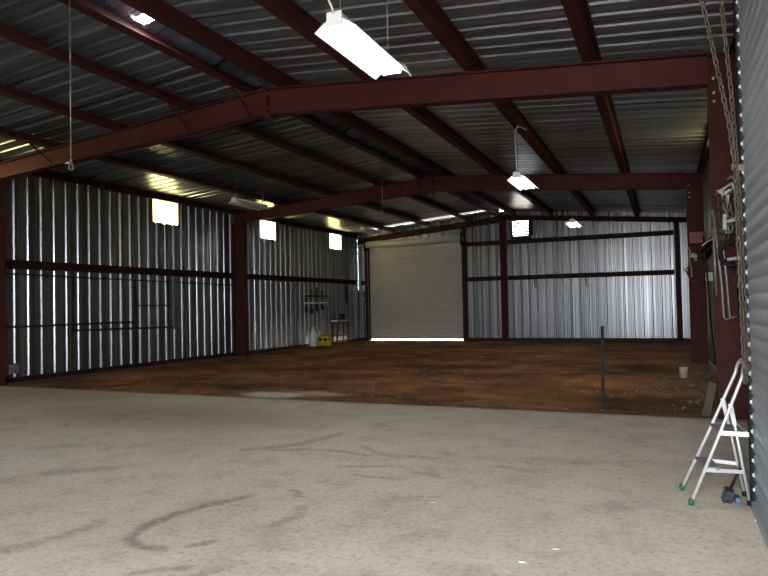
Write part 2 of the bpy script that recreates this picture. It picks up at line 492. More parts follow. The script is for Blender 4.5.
# base angles
mb = MB(); mb.prism([(0,0),(.05,0),(.05,.015),(.015,.015),(.015,.09),(0,.09)], (XL, YF, -.02), (XL, YE, -.02), (1,0,0), (0,0,1))
mb.prism([(0,0),(.05,0),(.05,.015),(.015,.015),(.015,.12),(0,.12)], (XL, YE, -.05), (XL, YC, -.20), (1,0,0), (0,0,1))
struct(mb, 'baseboard_left', M['darksteel'])
mb = MB()
for a, b in ((XL, DB[0]-.1), (DB[1]+.12, XR)):
    mb.prism([(0,0),(-.05,0),(-.05,.015),(-.015,.015),(-.015,.16),(0,.16)], (a, YC, -.22), (b, YC, -.22), (0,1,0), (0,0,1))
struct(mb, 'baseboard_back', M['darksteel'])

# ------------------------------------------------------------------ steel frame
def isec(d, w, tf=.016, tw=.012):
    """I section, depth along x, width along y"""
    return [(-d/2,-w/2),(-d/2+tf,-w/2),(-d/2+tf,-tw/2),(d/2-tf,-tw/2),(d/2-tf,-w/2),(d/2,-w/2),(d/2,w/2),(d/2-tf,w/2),(d/2-tf,tw/2),(-d/2+tf,tw/2),(-d/2+tf,w/2),(-d/2,w/2)]

def bolt(m, x, y, z, r=.016):
    m.lathe([(r, -.018), (r, .0), (r*.7, .004)], (x, y, z), 6, 'Y')

def column(x0, x1, y, ztop, label, inner):
    c = thing('steel_column', label, 'column', ((x0+x1)/2, y, -.2), kind='thing')
    m = MB(); m.prism(isec(x1-x0, .21), (0,0,.02), (0,0,ztop+.2), (1,0,0), (0,1,0))
    m.build('column_body', M['red'], c)
    m = MB(); m.box(-(x1-x0)/2-.03, (x1-x0)/2+.03, -.13, .13, 0, .02); m.build('base_plate', M['red'], c)
    m = MB(); m.box(-(x1-x0)/2, (x1-x0)/2, -.105, .105, ztop+.2-.018, ztop+.2); m.build('cap_plate', M['red'], c)
    if x0 > 0:
        m = MB()
        for bx, bz in ((-.13, 4.42), (-.13, 4.30), (-.13, 4.62)): m.lathe([(.0, -.036), (.018, -.034), (.018, -.006)], (bx, 0, bz+.2), 8, 'Y')
        m.build('knee_bolt', M['bright'], c)['kind'] = 'stuff'
    return c
def rafter(side, y, label, zin, zout, xout, thick=.21):
    """I-shaped rafter between the ridge splice and the column"""
    r = thing('steel_rafter', label, 'beam', (XM, y, ZR), kind='thing')
    sgn = 1 if side == 'R' else -1
    xo = xout - XM
    T = lambda x: zt(XM + x) - ZR - .001
    B = lambda x: (zin - ZR) + (zout - zin)*abs(x)/abs(xo)
    x0 = sgn*.004; m = MB()
    def quadbar(zl0, zh0, zl1, zh1, hw):
        m.add([(x0,-hw,zl0),(x0,hw,zl0),(x0,hw,zh0),(x0,-hw,zh0),(xo,-hw,zl1),(xo,hw,zl1),(xo,hw,zh1),(xo,-hw,zh1)],
              [(0,1,2,3),(7,6,5,4),(0,4,5,1),(1,5,6,2),(2,6,7,3),(3,7,4,0)])
    tf = .016
    quadbar(T(x0)-tf, T(x0), T(xo)-tf, T(xo), thick/2)
    quadbar(B(x0), B(x0)+tf, B(xo), B(xo)+tf, thick/2)
    quadbar(B(x0)+tf, T(x0)-tf, B(xo)+tf, T(xo)-tf, .006)
    m.build('beam_body', M['red'], r)
    m = MB(); a, b = sorted((x0, x0 + sgn*.018)); m.box(a, b, -.125, .125, B(x0)-.07, T(x0)+.0)
    m.build('splice_plate', M['red'], r)
    m = MB(); hz = [B(x0)-.035, B(x0)+.10, T(x0)-.10]
    for z in hz:
        for yy in (-.08,): m.lathe([(.016, 0), (.016, sgn*.02)], (x0+sgn*.018, yy, z), 6, 'X')
    q = m.build('bolt', M['greysteel'], r); q['kind'] = 'stuff'
    return r
YFR = 0.5
for nm, y, nm2 in (('near', YA, 'nearest frame'), ('second', YB, 'middle frame')):
    column(.65, 1.06, y, zt(1.06)-.0, 'dark red steel column by the right wall, %s' % ('tools hung on it' if nm == 'near' else 'farther one below the orange box'), 0)
    column(-14.06, -13.58 if y > 12 else -13.72, y, 4.60, 'dark red steel column on the left wall, %s' % ('at the edge of the photo' if nm == 'near' else 'below the unlit strip light'), 0)
    rafter('R', y, 'dark red roof beam sloping right from the peak, %s' % nm2, ZR, 4.53, .65)
    rafter('L', y, 'dark red roof beam sloping left from the peak, %s' % nm2, ZR, 4.58, -14.05)
# knee bolts at the right column
# end-wall rafters (light channel) and posts
for sgn, lab in ((-1, 'left'), (1, 'right')):
    m = MB(); xo = XL + .03 if sgn < 0 else XR - .03
    hh = .30 if sgn < 0 else .22
    m.prism([(0,0),(-.09,0),(-.09,.02),(-.02,.02),(-.02,hh-.02),(-.09,hh-.02),(-.09,hh),(0,hh)], (XM, YC-.01, zt(XM)-hh), (xo, YC-.01, zt(xo)-hh), (0,1,0), (0,0,1))
    tag(m.build('end_rafter', M['red_shaded']), 'dark red channel rafter on the back wall, %s' % ('over the roller door' if sgn < 0 else 'over the louvered vent'), 'beam', kind='thing')
def post(name, x0, x1, y0, y1, z1, label):
    m = MB(); d = x1-x0; w = y1-y0
    m.prism(isec(w, d, .014, .02), (((x0+x1)/2), (y0+y1)/2, -.21), ((x0+x1)/2, (y0+y1)/2, z1), (0,1,0), (1,0,0))
    return tag(m.build(name, M['red_shaded']), label, 'post', kind='thing')
post('wall_post', -6.78, -6.52, YC-.25, YC-.02, zt(-6.65)-.31, 'dark red post of the back wall, beside the louvered vent')
post('wall_post', DB[1]+.02, DB[1]+.17, YC-.25, YC-.02, zt(-8.5)-.31, 'dark red post at the right edge of the closed roller door')
post('wall_post', DB[0]-.19, DB[0]-.03, YC-.25, YC-.02, zt(-13.5)-.31, 'dark red post at the left edge of the closed roller door')
post('wall_post', .50, .68, YC-.25, YC-.02, zt(.6)-.23, 'dark red post of the back wall near its right corner')

# purlins (Z sections)
def zsec(h=.198, f=.17, t=.007, s=1):
    g = .08
    p = [(0,t),(0,h),(-g*s,h),(-g*s,h-t),(-t*s,h-t),(-t*s,0),(f*s-t*s,0),(f*s-t*s,.03),(f*s-2*t*s,.03),(f*s-2*t*s,t)]
    return p
def purlin(x, s, label, bright=False):
    z = zt(x); m = MB()
    m.prism(zsec(s=s), (x, YF+.02, z), (x, YC-.02, z), (1,0,SL*(1 if x < XM else -1)), (0,0,.995))
    p = tag(m.build('roof_purlin', M['purlin']), label, 'purlin', kind='thing')
    return p
PUR = [(-.9,'first in from the right wall'),(-2.68,'second in from the right wall'),(-4.47,'third in from the right wall'),(-6.18,'just right of the roof peak')]
PUL = [(-6.86,'just left of the roof peak'),(-8.25,'third in from the left wall'),(-10.1,'second in from the left wall'),(-11.95,'first in from the left wall')]
for x, l in PUR: purlin(x+.07, -1, 'long dark red roof purlin, ' + l)
for x, l in PUL: purlin(x-.07, 1, 'long dark red roof purlin, ' + l)
# eave struts
for x, s, l in ((XL+.005, 1, 'left'), (XR-.005, -1, 'right')):
    m = MB(); m.prism([(0,0),(.12*s,0),(.12*s,.03),(.11*s,.03),(.11*s,.01),(.01*s,.01),(.01*s,.19),(.11*s,.19),(.11*s,.17),(.12*s,.17),(.12*s,.195),(0,.195)], (x, YF+.02, zd(x)-.197), (x, YC-.02, zd(x)-.197), (1,0,0), (0,0,1))
    tag(m.build('eave_strut', M['red_shaded']), 'dark red eave strut along the top of the %s wall' % l, 'beam', kind='thing')

# girts
def girt(a, b, n, label):
    m = MB(); n = Vector(n)
    m.prism([(0,0),(.006,0),(.006,.194),(.17,.194),(.17,.17),(.176,.17),(.176,.2),(0,.2)], a, b, n, (0,0,1))
    m.prism([(.006,0),(.17,0),(.17,.03),(.165,.03),(.165,.006),(.006,.006)], a, b, n, (0,0,1))
    return tag(m.build('wall_girt', M['red_shaded']), label, 'girt', kind='thing')
GZ = 2.62
girt((XL+.005, YF+.02, GZ), (XL+.005, YA-.12, GZ), (1,0,0), 'dark red girt on the left wall in front of the nearest column')
girt((XL+.005, YA+.12, GZ), (XL+.005, YB-.12, GZ), (1,0,0), 'dark red girt on the left wall above the black pipe rack')
girt((XL+.005, YB+.12, GZ), (XL+.005, YC-.27, GZ), (1,0,0), 'dark red girt on the left wall above the yellow case')
girt((XR-.005, 5.8, GZ), (XR-.005, YA-.12, GZ), (-1,0,0), 'dark red girt on the right wall between roller door and nearest column')
girt((XR-.005, YA+.12, GZ), (XR-.005, YB-.12, GZ), (-1,0,0), 'dark red girt on the right wall between the two columns')
girt((XR-.005, YB+.12, GZ), (XR-.005, YC-.27, GZ), (-1,0,0), 'dark red girt on the right wall beyond the farther column')
gb = (0,-1,0)
girt((XL+.2, YC-.001, 2.58), (DB[0]-.2, YC-.001, 2.58), gb, 'short dark red girt left of the closed roller door')
for z, l in ((2.58, 'lower'), (4.22, 'upper')):
    girt((DB[1]+.18, YC-.001, z), (-6.80, YC-.001, z), gb, '%s dark red girt between the roller door and the vent post' % l)
    girt((-6.50, YC-.001, z), (.48, YC-.001, z), gb, '%s dark red girt across the back wall right of the vent post' % l)

# flange braces
def brace(a, b, label):
    m = MB(); m.beam(a, b, .035, .006); m.beam(Vector(a)+Vector((.016,0,0)), Vector(b)+Vector((.016,0,0)), .006, .035)
    tag(m.build('flange_brace', M['red']), label, 'brace', kind='thing')
BRL = {-8.25: 'third', -11.95: 'first', -6.86: 'fourth'}
for y, l in ((YA, 'nearest roof frame'), (YB, 'middle roof frame')):
    for x, n in BRL.items():
        zb_ = ZR + (4.64-ZR)*abs(x-XM)/7.55
        brace((x, y-.75, zt(x)+.04), (x, y-.11, zb_+.01), 'thin diagonal brace from the %s left purlin to the %s' % (n, l))

# hanging hooks on back girt
for x, l in ((-5.25, 'left one below the vent'), (-3.05, 'right one near the middle')):
    m = MB(); m.tube([(x, YC-.2, 2.60), (x, YC-.215, 2.45), (x, YC-.22, 2.27), (x+.04, YC-.23, 2.2), (x+.08, YC-.23, 2.26)], .025, 6)
    tag(m.build('wall_hook', M['black']), 'black hook hanging from the lower back wall girt, %s' % l, 'hook')

# louvered vent
v = thing('louver_vent', 'square louvered vent high on the back wall with daylight between its slats', 'vent', (VT[0], YC, VT[2]))
W, H_ = VT[1]-VT[0], VT[3]-VT[2]
m = MB()
for (a, b, c, d) in ((-.09, W+.09, -.14, 0.0), (-.09, W+.09, H_, H_+.04), (-.09, 0, 0, H_), (W, W+.20, 0, H_)): m.box(a, b, -.06, .03, c, d)
m.build('vent_frame', M['darksteel'], v)
for i in range(5):
    z = .05 + i*(H_-.02)/5
    m = MB(); m.beam((0, -.02, z), (W, -.02, z), .03, .082, (0, .35, 1)); m.build('slat', M['darksteel'], v)
m = MB(); m.box(W/2-.015, W/2+.015, -.055, -.04, 0, H_); m.build('mullion', M['darksteel'], v)

# ------------------------------------------------------------------ roller doors
# back door (closed, gap of daylight below)
d = thing('door_1', 'closed grey roller door in the back wall with daylight under it', None, (DB[0], YC-.06, -.2), kind='structure')
dw = DB[1]-DB[0]
m = MB(); n = 230; vs = []; fs = []
zb0, zb1 = .135, 4.97
for i in range(n+1):
    z = zb0 + (zb1-zb0)*i/n
    yy = .016*math.cos(2*math.pi*z/.105)
    vs += [(-.02, yy, z), (dw+.02, yy, z)]
fs = [(2*i, 2*i+1, 2*i+3, 2*i+2) for i in range(n)]
m.add(vs, fs, True); cu = m.build('curtain', M['door2'], d)
m = MB(); m.box(.0, dw, -.03, .03, .085, .135); m.build('bottom_bar', M['darksteel'], d)
for x, nm in ((-.04, 'guide'), (dw+.0, 'guide')):
    m = MB(); m.box(x-.02, x+.06, -.06, -.03, 0.0, 4.75); m.box(x-.02, x+.06, .03, .05, 0, 4.75); m.build('guide', M['darksteel'], d)
m = MB(); m.lathe([(.16, 0), (.16, dw+.1)], (-.05, -.25, 4.77), 28, 'X'); m.build('drum', M['door2'], d)
for x in (-.09, dw+.06):
    m = MB(); m.box(x, x+.03, -.50, .03, 4.45, 5.05); b_ = m.build('drum_bracket', M['darksteel'], d)
    m = MB(); m.lathe([(.09, 0), (.09, .05)], (x-.05 if x < 0 else x+.03, -.25, 4.77), 16, 'X'); m.build('bearing', M['bright'] if x < 0 else M['greysteel'], b_)

# right door (large corrugated curtain beside the camera)
XD = .595
d = thing('door_2', 'tall grey corrugated roller door on the right, beside the step ladder', None, (XD, DR[0], 0), kind='structure')
L = DR[1]-DR[0]
m = MB(); n = 504; vs = []; z0, z1 = .06, 4.62
for i in range(n+1):
    z = z0 + (z1-z0)*i/n
    xx = -.010*(abs(math.sin(math.pi*z/.108))*2 - 1)
    vs += [(xx, 0, z), (xx, L, z)]
m.add(vs, [(2*i, 2*i+1, 2*i+3, 2*i+2) for i in range(n)], True)
m.build('curtain', M['door'], d)
m = MB(); m.box(-.035, .03, 0, L, 0.005, .075); m.build('bottom_bar', M['door'], d)
m = MB()
for i in range(42):
    zc = .108*(i + 1.0)
    if zc > 4.5: break
    m.lathe([(.016, 0), (.018, .004), (.014, .008)], (-.006, L-.002, zc - .054), 10, 'Y')
m.build('lit_bulge_cap', M['dooredge'], d)['kind'] = 'stuff'  # pale caps stand in for light catching the curtain's bulge ends
for y in (L+.005, -.12):
    m = MB(); m.box(-.03 if y > 1 else .035, .12, y, y+.10, 0, 4.7); m.build('guide', M['guide'], d)
m = MB(); m.lathe([(.24, 0), (.24, L+.1)], (.10, -.05, 4.85), 28, 'Y'); m.build('drum', M['door'], d)
for y, l in ((DR[1]+.10, 'far'), (DR[0]-.30, 'near')):
    m = MB(); m.prism(isec(.44, .18), (.86, y+.09, -.02), (.86, y+.09, zt(.86)), (1,0,0), (0,1,0))
    tag(m.build('door_jamb', M['darksteel']), 'dark steel jamb post at the %s edge of the large right roller door' % l, 'post', kind='thing')

# ------------------------------------------------------------------ chains
def chain_mb(m, pts, pitch=.042, r=.0055, w=.013):
    pts = [Vector(p) for p in pts]
    # resample
    L = [0]
    for a, b in zip(pts, pts[1:]): L.append(L[-1] + (b-a).length)
    n = max(2, int(L[-1]/pitch))
    def at(s):
        for i in range(len(pts)-1):
            if s <= L[i+1]: return pts[i].lerp(pts[i+1], (s-L[i])/max(1e-9, L[i+1]-L[i]))
        return pts[-1]
    for i in range(n):
        a = at(i*L[-1]/n); b = at((i+1)*L[-1]/n); c = (a+b)/2; t = (b-a).normalized()
        k = Vector((.3, 1, .1)) if abs(t.y) < .9 else Vector((1,0,0))
        u = t.cross(k).normalized(); v_ = t.cross(u)
        s_ = (u+v_).normalized() if i % 2 == 0 else (u-v_).normalized()
        hl = pitch*.5 + r*.9
        ring = []
        for q in range(10):
            an = 2*math.pi*q/10
            ring.append(c + t*(hl*math.cos(an)) + s_*(w*math.sin(an)))
        m.tube(ring, r, 5, True)
m = MB()
CK = Vector((.545, 5.62, 2.57))
pts1 = [(0.290, 5.460, 4.35), (0.320, 5.460, 3.98), (0.410, 5.470, 3.45), (0.490, 5.480, 2.95), (0.525, 5.480, 2.60), (0.530, 5.480, 2.2), (0.535, 5.470, 1.6), (0.540, 5.460, 1.0), (0.542, 5.460, .96)]
pts2 = [(0.290, 5.460, 4.35), (0.390, 5.500, 4.42), (0.455, 5.540, 4.35), (0.470, 5.540, 3.95), (0.520, 5.540, 3.2), (0.545, 5.530, 2.6), (0.555, 5.520, 2.0), (0.560, 5.500, 1.3), (0.555, 5.480, 1.0), (0.542, 5.460, .96)]
chain_mb(m, pts1, .05, .0062, .0155); chain_mb(m, pts2, .05, .0062, .0155)
c = thing('door_chain', 'long rusty hand chain loop hanging beside the large right roller door', 'chain')
m.build('chain_loop', M['chain'], c)
m = MB(); m.box(.50, .60, 5.515, 5.53, 2.545, 2.60); m.box(.50, .512, 5.45, 5.53, 2.545, 2.60); m.build('chain_keeper', M['chain'], c, .004)

# ------------------------------------------------------------------ strip lights
def strip_light(x, y0, y1, z, lit, label, cord, tilt=0.0, mats=None):
    W = .41; L = y1-y0
    wm = M['lampwhite']
    t = thing('strip_light', label, 'light', (x, y0, z), 'hanging fluorescent strip lights')
    # reflector: folded sheet, with thickness
    m = MB()
    sec_o = [(-W/2, 0), (-W/2+.012, .0), (-.075, .085), (.075, .085), (W/2-.012, 0), (W/2, 0), (.08, .094), (-.08, .094)]
    for a, b, c_, d_ in (((-W/2, 0), (-.085, .085), (-.08, .094), (-W/2-.006, .006)), ((-.085, .085), (.085, .085), (.08, .094), (-.08, .094)), ((.085, .085), (W/2, 0), (W/2+.006, .006), (.08, .094))):
        m.prism([a, b, c_, d_], (0, 0, 0), (0, L, 0), (1,0,0), (0,0,1))
    m.build('reflector', wm, t)
    m = MB(); m.box(-.065, .065, .0, L, .095, .155); m.build('housing', wm, t, .006)
    for yy in (-.012, L):
        m = MB(); m.box(-.075, .075, yy, yy+.012, .035, .16); m.build('end_plate', wm, t)
    for xx in (-.085, .085):
        m = MB(); m.lathe([(.019, .03), (.019, L-.03)], (xx, 0, .045), 12, 'Y'); m.build('tube', M['tubeon'] if lit else M['tubeoff'], t)
        for yy in (.012, L-.03):
            m = MB(); m.box(xx-.02, xx+.02, yy, yy+.018, .02, .085); m.build('socket', M['lampwhite'], t)
    # hangers up to the purlin
    top = zt(x) - .002 - z
    for yy in (.12, L-.12):
        m = MB(); m.tube([(0, yy, .155), (0, yy, top)], .005, 6); m.build('hanger', M['wirem'], t)
    m = MB()
    if cord == 'end':
        m.tube([(.03, L, .14), (.07, L+.03, .15), (.12, L+.07, .12), (.15, L+.11, .05), (.17, L+.12, .02)], .011, 6)
        m.build('power_cord', M['whitecord'], t)
        m = MB(); m.tube([(.0, -.01, .14), (-.01, -.04, .20), (-.06, -.06, .32), (-.07, -.06, .6), (-.04, -.05, top-.02)], .010, 6); m.build('power_cord', M['whitecord'], t)
    elif cord == 'hook':
        m.tube([(.0, .0, .15), (0, -.02, .3), (-.01, -.03, .9), (.0, .0, 1.02), (.05, .05, 1.10), (.14, .12, 1.06), (.20, .16, 1.04)], .009, 6)
        m.build('power_cord', M['whitecord'], t)
    elif cord == 'arc':
        pts = []
        for i in range(13):
            a = i/12; pts.append((.05 + .10*math.sin(a*math.pi*.6) - .25*a*a, L-.25 - .75*a*a, .15 + (top-.12)*math.sin(a*math.pi/2)))
        m.tube(pts, .009, 6); m.build('power_cord', M['cable'], t)
    return t
strip_light(-2.64, 5.12, 6.48, 4.08, True, 'lit fluorescent strip light nearest the camera, largest of the bright ones', 'end')
strip_light(-2.67, 13.15, 14.55, 4.09, True, 'lit fluorescent strip light hung in the middle bay, below a looped white cord', 'hook')
strip_light(-2.66, 21.75, 23.15, 4.10, True, 'lit fluorescent strip light small and far off before the back wall', 'none')
strip_light(-10.78, 14.65, 16.2, 4.47, False, 'unlit grey fluorescent strip light near the left wall windows', 'arc')
strip_light(-10.55, 22.4, 23.9, 4.44, False, 'unlit grey fluorescent strip light in front of the closed roller door', 'none')

# ------------------------------------------------------------------ hanging wires
t = thing('hanging_wire', 'long thin wire with a small hook hanging from the roof peak at left', 'wire', (-6.5, 5.62, 3.30))
m = MB(); m.tube([(0, 0, .14), (.002, 0, 1.0), (0, 0, 2.36)], .006, 6); m.build('wire_line', M['wirem'], t)
m = MB(); m.tube([(0,0,.14), (-.035, 0, .02), (-.03, 0, .0), (.03, 0, 0.0), (.035, 0, .02), (0,0,.14)], .007, 6); m.build('hook_loop', M['greysteel'], t)
m = MB(); m.tube([(-.095, 0, .085), (-.02, 0, .085)], .009, 6); m.build('toggle', M['bright'], t, 0)
m = MB(); m.tube([(-6.86, 15.9, 5.54), (-6.86, 15.9, 3.95), (-6.88, 15.9, 3.9)], .007, 6)
tag(m.build('hanging_wire', M['wirem']), 'thin straight wire hanging from the ridge purlin in the middle of the shed', 'wire')
m = MB(); m.tube([(-10.05, 6.6, 5.28), (-9.4, 6.62, 5.30), (-8.3, 6.65, 5.42), (-7.4, 6.68, 5.50), (-6.9, 6.7, 5.58)], .009, 6)
tag(m.build('roof_cable', M['cable']), 'dark cable strung across the left purlins in the upper left corner', 'cable')

# ------------------------------------------------------------------ step ladder
t = thing('step_ladder', 'small aluminium step ladder with a tall hoop handle beside the roller door', 'ladder', (0, 0, 0))
FN = Vector((.155, 5.545, 0)); FF = Vector((.10, 5.95, 0)); TN = Vector((.538, 5.615, .99)); TF = Vector((.515, 5.88, .99))
AP = Vector((.550, 5.76, 1.105))
RN = Vector((.565, 5.68, 0)); RF = Vector((.555, 5.93, 0))
def P(a, b, s): return a.lerp(b, s)
hoop = []
for i in range(15):
    a = math.pi*i/14
    mid = (TN + TF)/2; half = (TN - TF)/2
    hoop.append(mid + half*math.cos(a) + (AP - mid)*math.sin(a))
m = MB(); m.tube([FN + Vector((0,0,.02)), P(FN,TN,.5), TN] + hoop[1:-1] + [TF, P(FF,TF,.5), FF + Vector((0,0,.02))], .0120, 10)
m.build('hoop_rail', M['alu'], t)
for q, nm in ((FN, 'n'), (FF, 'f')):
    m = MB(); m.lathe([(.020, 0), (.021, .03), (.016, .05)], q, 10); m.build('foot_cap', M['green'], t)
for a, b, r0, r1 in ((FN, TN, RN, 'n'), (FF, TF, RF, 'f')):
    top = P(a, b, .78)
    m = MB(); m.tube([top, r0 + Vector((0,0,.02))], .0105, 8); m.build('rear_leg', M['alu'], t)
    m = MB(); m.beam(top + Vector((-.005, 0, .01)), P(top, r0, .20), .018, .034, (1,0,.3)); m.build('hinge_bracket', M['alu'], t, .006)
    m = MB(); m.lathe([(.018, 0), (.019, .025), (.015, .04)], r0, 10); m.build('foot_cap', M['black'], t)
    z1 = P(a, b, .275)
    tt = (z1.z)/top.z; rr = P(r0, top, tt*.95)
    m = MB(); m.beam(z1 + Vector((0,0,.0)), rr, .012, .028); m.build('side_bar', M['alu'], t)
for s, dep, nm in ((.275, .10, 'lower'), (.56, .18, 'upper')):
    a = P(FN, TN, s); b = P(FF, TF, s)
    m = MB(); x0 = (a.x+b.x)/2 - .02; z = a.z
    m.add([(a.x-.01, a.y+.012, z), (b.x-.01, b.y-.012, z), (b.x+dep, b.y-.02, z), (a.x+dep, a.y+.02, z),
           (a.x-.01, a.y+.012, z+.022), (b.x-.01, b.y-.012, z+.022), (b.x+dep, b.y-.02, z+.022), (a.x+dep, a.y+.02, z+.022)],
          [(0,3,2,1),(4,5,6,7),(0,1,5,4),(1,2,6,5),(2,3,7,6),(3,0,4,7)])
    st = m.build('step_tread', M['tread'], t)
    if nm == 'upper':
        for e, yy in ((a, a.y-.004), (b, b.y+.004)):
            m = MB(); m.beam((e.x, yy, z+.006), (e.x+dep+.02, yy, z+.004), .012, .034); m.build('step_rim', M['alu'], st)
        m = MB(); m.beam((a.x+dep, a.y+.02, z+.008), (b.x+dep, b.y-.02, z+.008), .014, .034); m.build('step_rim', M['alu'], st)
m = MB(); q = P(RN, P(FN, TN, .78), .30); w_ = P(RF, P(FF, TF, .78), .30); m.tube([q, w_], .009, 8); m.build('rear_brace', M['alu'], t)

# broom behind the ladder
t = thing('broom', 'dark bristled hand broom with a blue pad standing behind the step ladder foot', 'broom', (.44, 5.76, 0))
m = MB()
for i in range(7):
    for j in range(5):
        x = -.03 + .012*j; y = -.08 + .025*i
        m.tube([(x, y, .07), (x-.02-.004*(i % 3), y + .006*(j % 3), .0)], .008, 5)
m.build('bristles', M['bristle'], t)
m = MB(); m.box(-.035, .025, -.09, .08, .065, .09); m.build('broom_block', M['bristle'], t, .006)
m = MB(); m.box(.026, .065, -.10, .02, .0, .05); m.build('blue_pad', M['blue'], t, .008)
m = MB(); m.tube([(.0, .0, .085), (.05, .0, .20), (.075, .0, .26)], .011, 8); m.build('handle', M['black'], t)
m = MB(); m.stone((.56, 5.26, .014), .016, 77); tag(m.build('paper_scrap', M['white']), 'tiny white scrap on the slab at the foot of the right roller door', 'scrap')
m = MB(); m.stone((-7.7, 6.55, .008), .03, 78); tag(m.build('dirt_clod', M['dirt']), 'small dark clod on the left part of the slab', 'clod')
for i, (x, y) in enumerate(((-.86, 3.99), (-.70, 4.27), (-1.76, 4.93))):
    m = MB(); m.beam((x, y, .004), (x+.045, y+.008, .004), .010, .006); tag(m.build('straw_chip', M['dooredge']), ['pale chip on the slab, nearest the bottom edge', 'pale chip on the slab, nearest the step ladder', 'pale chip on the slab, farthest from the step ladder'][i], 'chip', 'pale chips on the slab')

# ------------------------------------------------------------------ things hung on the near right column
YT = YA - .13
def rope_mb(pts, r): return MB().tube(pts, r, 7)
# hook bar
t = thing('tool_hook_bar', 'dark steel bar with pegs on the near right column holding chains and clamps', 'hook bar', (.83, YA-.105, 3.0))
m = MB(); m.beam((-.16, .05, 0), (.18, .05, 0), .08, .05); m.build('bar', M['black'], t)
for x in (-.12, -.04, .05, .14):
    m = MB(); m.tube([(x, .02, 0), (x, -.09, 0), (x, -.11, .05)], .012, 6); m.build('peg', M['greysteel'], t)
# load binder
t = thing('load_binder', 'worn grey chain binder at the top of the tools on the near right column', 'binder', (.84, YT, 3.05))
m = MB(); m.beam((-.10, 0, -.06), (.09, 0, .06), .05, .11); m.build('body', M['greysteel'], t, .012)
m = MB(); m.beam((-.06, -.03, -.03), (.05, -.03, .04), .012, .03); m.build('slot', M['black'], t)
m = MB(); m.tube([(.08, 0, .05), (.10, 0, .12), (.05, 0, .17), (.0, 0, .13)], .018, 7); m.build('hook', M['greysteel'], t)
m = MB(); m.beam((.0, 0, -.06), (-.02, 0, -.32), .04, .05); m.build('lever', M['greysteel'], t, .006)
# hanging chains
for i, (x, z0, z1, mm, l) in enumerate(((.74, 2.98, 2.30, 'chain', 'rusty chain hanging on the near right column, left of the clamp'), (.80, 2.95, 2.50, 'greysteel', 'short grey chain hanging under the binder on the near column'),
                           (.93, 3.02, 1.75, 'chain', 'long rusty chain hanging on the near right column beside the door chain'))):
    m = MB(); chain_mb(m, [(x, YT-.05, z0), (x+.015, YT-.06, (z0+z1)/2), (x-.01, YT-.055, z1), (x+.05, YT-.055, z1-.05), (x+.07, YT-.05, z1+.1), (x+.05, YT-.05, z0-.1)], .085, .012, .030)
    tag(m.build('hanging_chain', M[mm]), l, 'chain')
# tongs / long handled tools
for i, (xa, za, xb, zb_, lab) in enumerate(((.70, 2.50, .745, 1.37, 'long grey steel tongs hanging on the near right column, tips bent'), )):
    t = thing('steel_tongs', lab, 'tongs', (0, YT-.02, 0))
    for k, (q0, q1, q2) in enumerate((((.66, 2.78), (.735, 1.75), (.745, 1.32)), ((.735, 2.75), (.79, 1.9), (.815, 1.34)))):
        m = MB(); m.tube([(q0[0], 0, q0[1]), ((q0[0]+q1[0])/2, 0, (q0[1]+q1[1])/2), (q1[0], 0, q1[1]), (q2[0], 0, q2[1]), (q2[0]+.03, -.01, q2[1]-.02), (q2[0]+.085, -.03, q2[1]+.0)], [.016, .016, .015, .012, .011, .010], 8)
        m.build('arm', M['greysteel'], t)
    m = MB(); m.lathe([(.03, -.03), (.03, .03)], (.72, 0, 2.25), 10, 'Y'); m.build('pivot', M['black'], t)
m = MB(); m.tube([(.655, YT, 2.55), (.66, YT, 2.1), (.668, YT-.01, 1.62)], .016, 7)
tag(m.build('steel_bar', M['greysteel']), 'thin grey steel bar hanging left of the tongs on the near right column', 'bar')
m = MB(); m.tube([(.90, YT, 2.05), (.915, YT, 1.7), (.93, YT, 1.38)], .007, 6)
tag(m.build('wire_rod', M['black']), 'thin dark rod hanging right of the tongs on the near right column', 'rod')
# C clamp
t = thing('c_clamp', 'large black C clamp with a bright screw on the near right column', 'clamp', (.86, YT-.08, 2.20))
pts = []
for i in range(13):
    a = math.radians(70 + 200*i/12); pts.append((.02 + .16*math.cos(a), 0, -.02 + .16*math.sin(a)))
m = MB(); m.tube([(.12, 0, .15)] + pts + [(.12, 0, -.19), (.2, 0, -.16)], .030, 8); m.build('frame', M['black'], t)
m = MB(); m.tube([(-.06, -.04, -.10), (.26, -.05, -.07)], .022, 8); m.build('screw', M['bright'], t)
m = MB(); m.tube([(.06, -.03, .16), (.10, -.03, .20), (.15, -.03, .17)], .016, 6); m.build('swivel_pad', M['bright'], t)
# wooden handle
t = thing('hand_hammer', 'short wooden handled hammer tucked among the chains on the near right column', 'hammer', (.88, YT-.10, 2.62))
m = MB(); m.tube([(-.08, 0, -.02), (.09, 0, .03)], [.022, .03], 8); m.build('handle', M['cream'], t)
m = MB(); m.beam((-.10, 0, -.12), (-.09, 0, .09), .05, .05); m.build('head', M['greysteel'], t, .006)
# a thin cord from the tongs to the left
m = MB(); m.tube([(.50, YA-.16, 2.30), (.58, YA-.17, 2.36), (.68, YA-.17, 2.41)], .007, 6)
tag(m.build('short_cord', M['rope']), 'short pale cord sticking out left from the tools on the near column', 'cord')
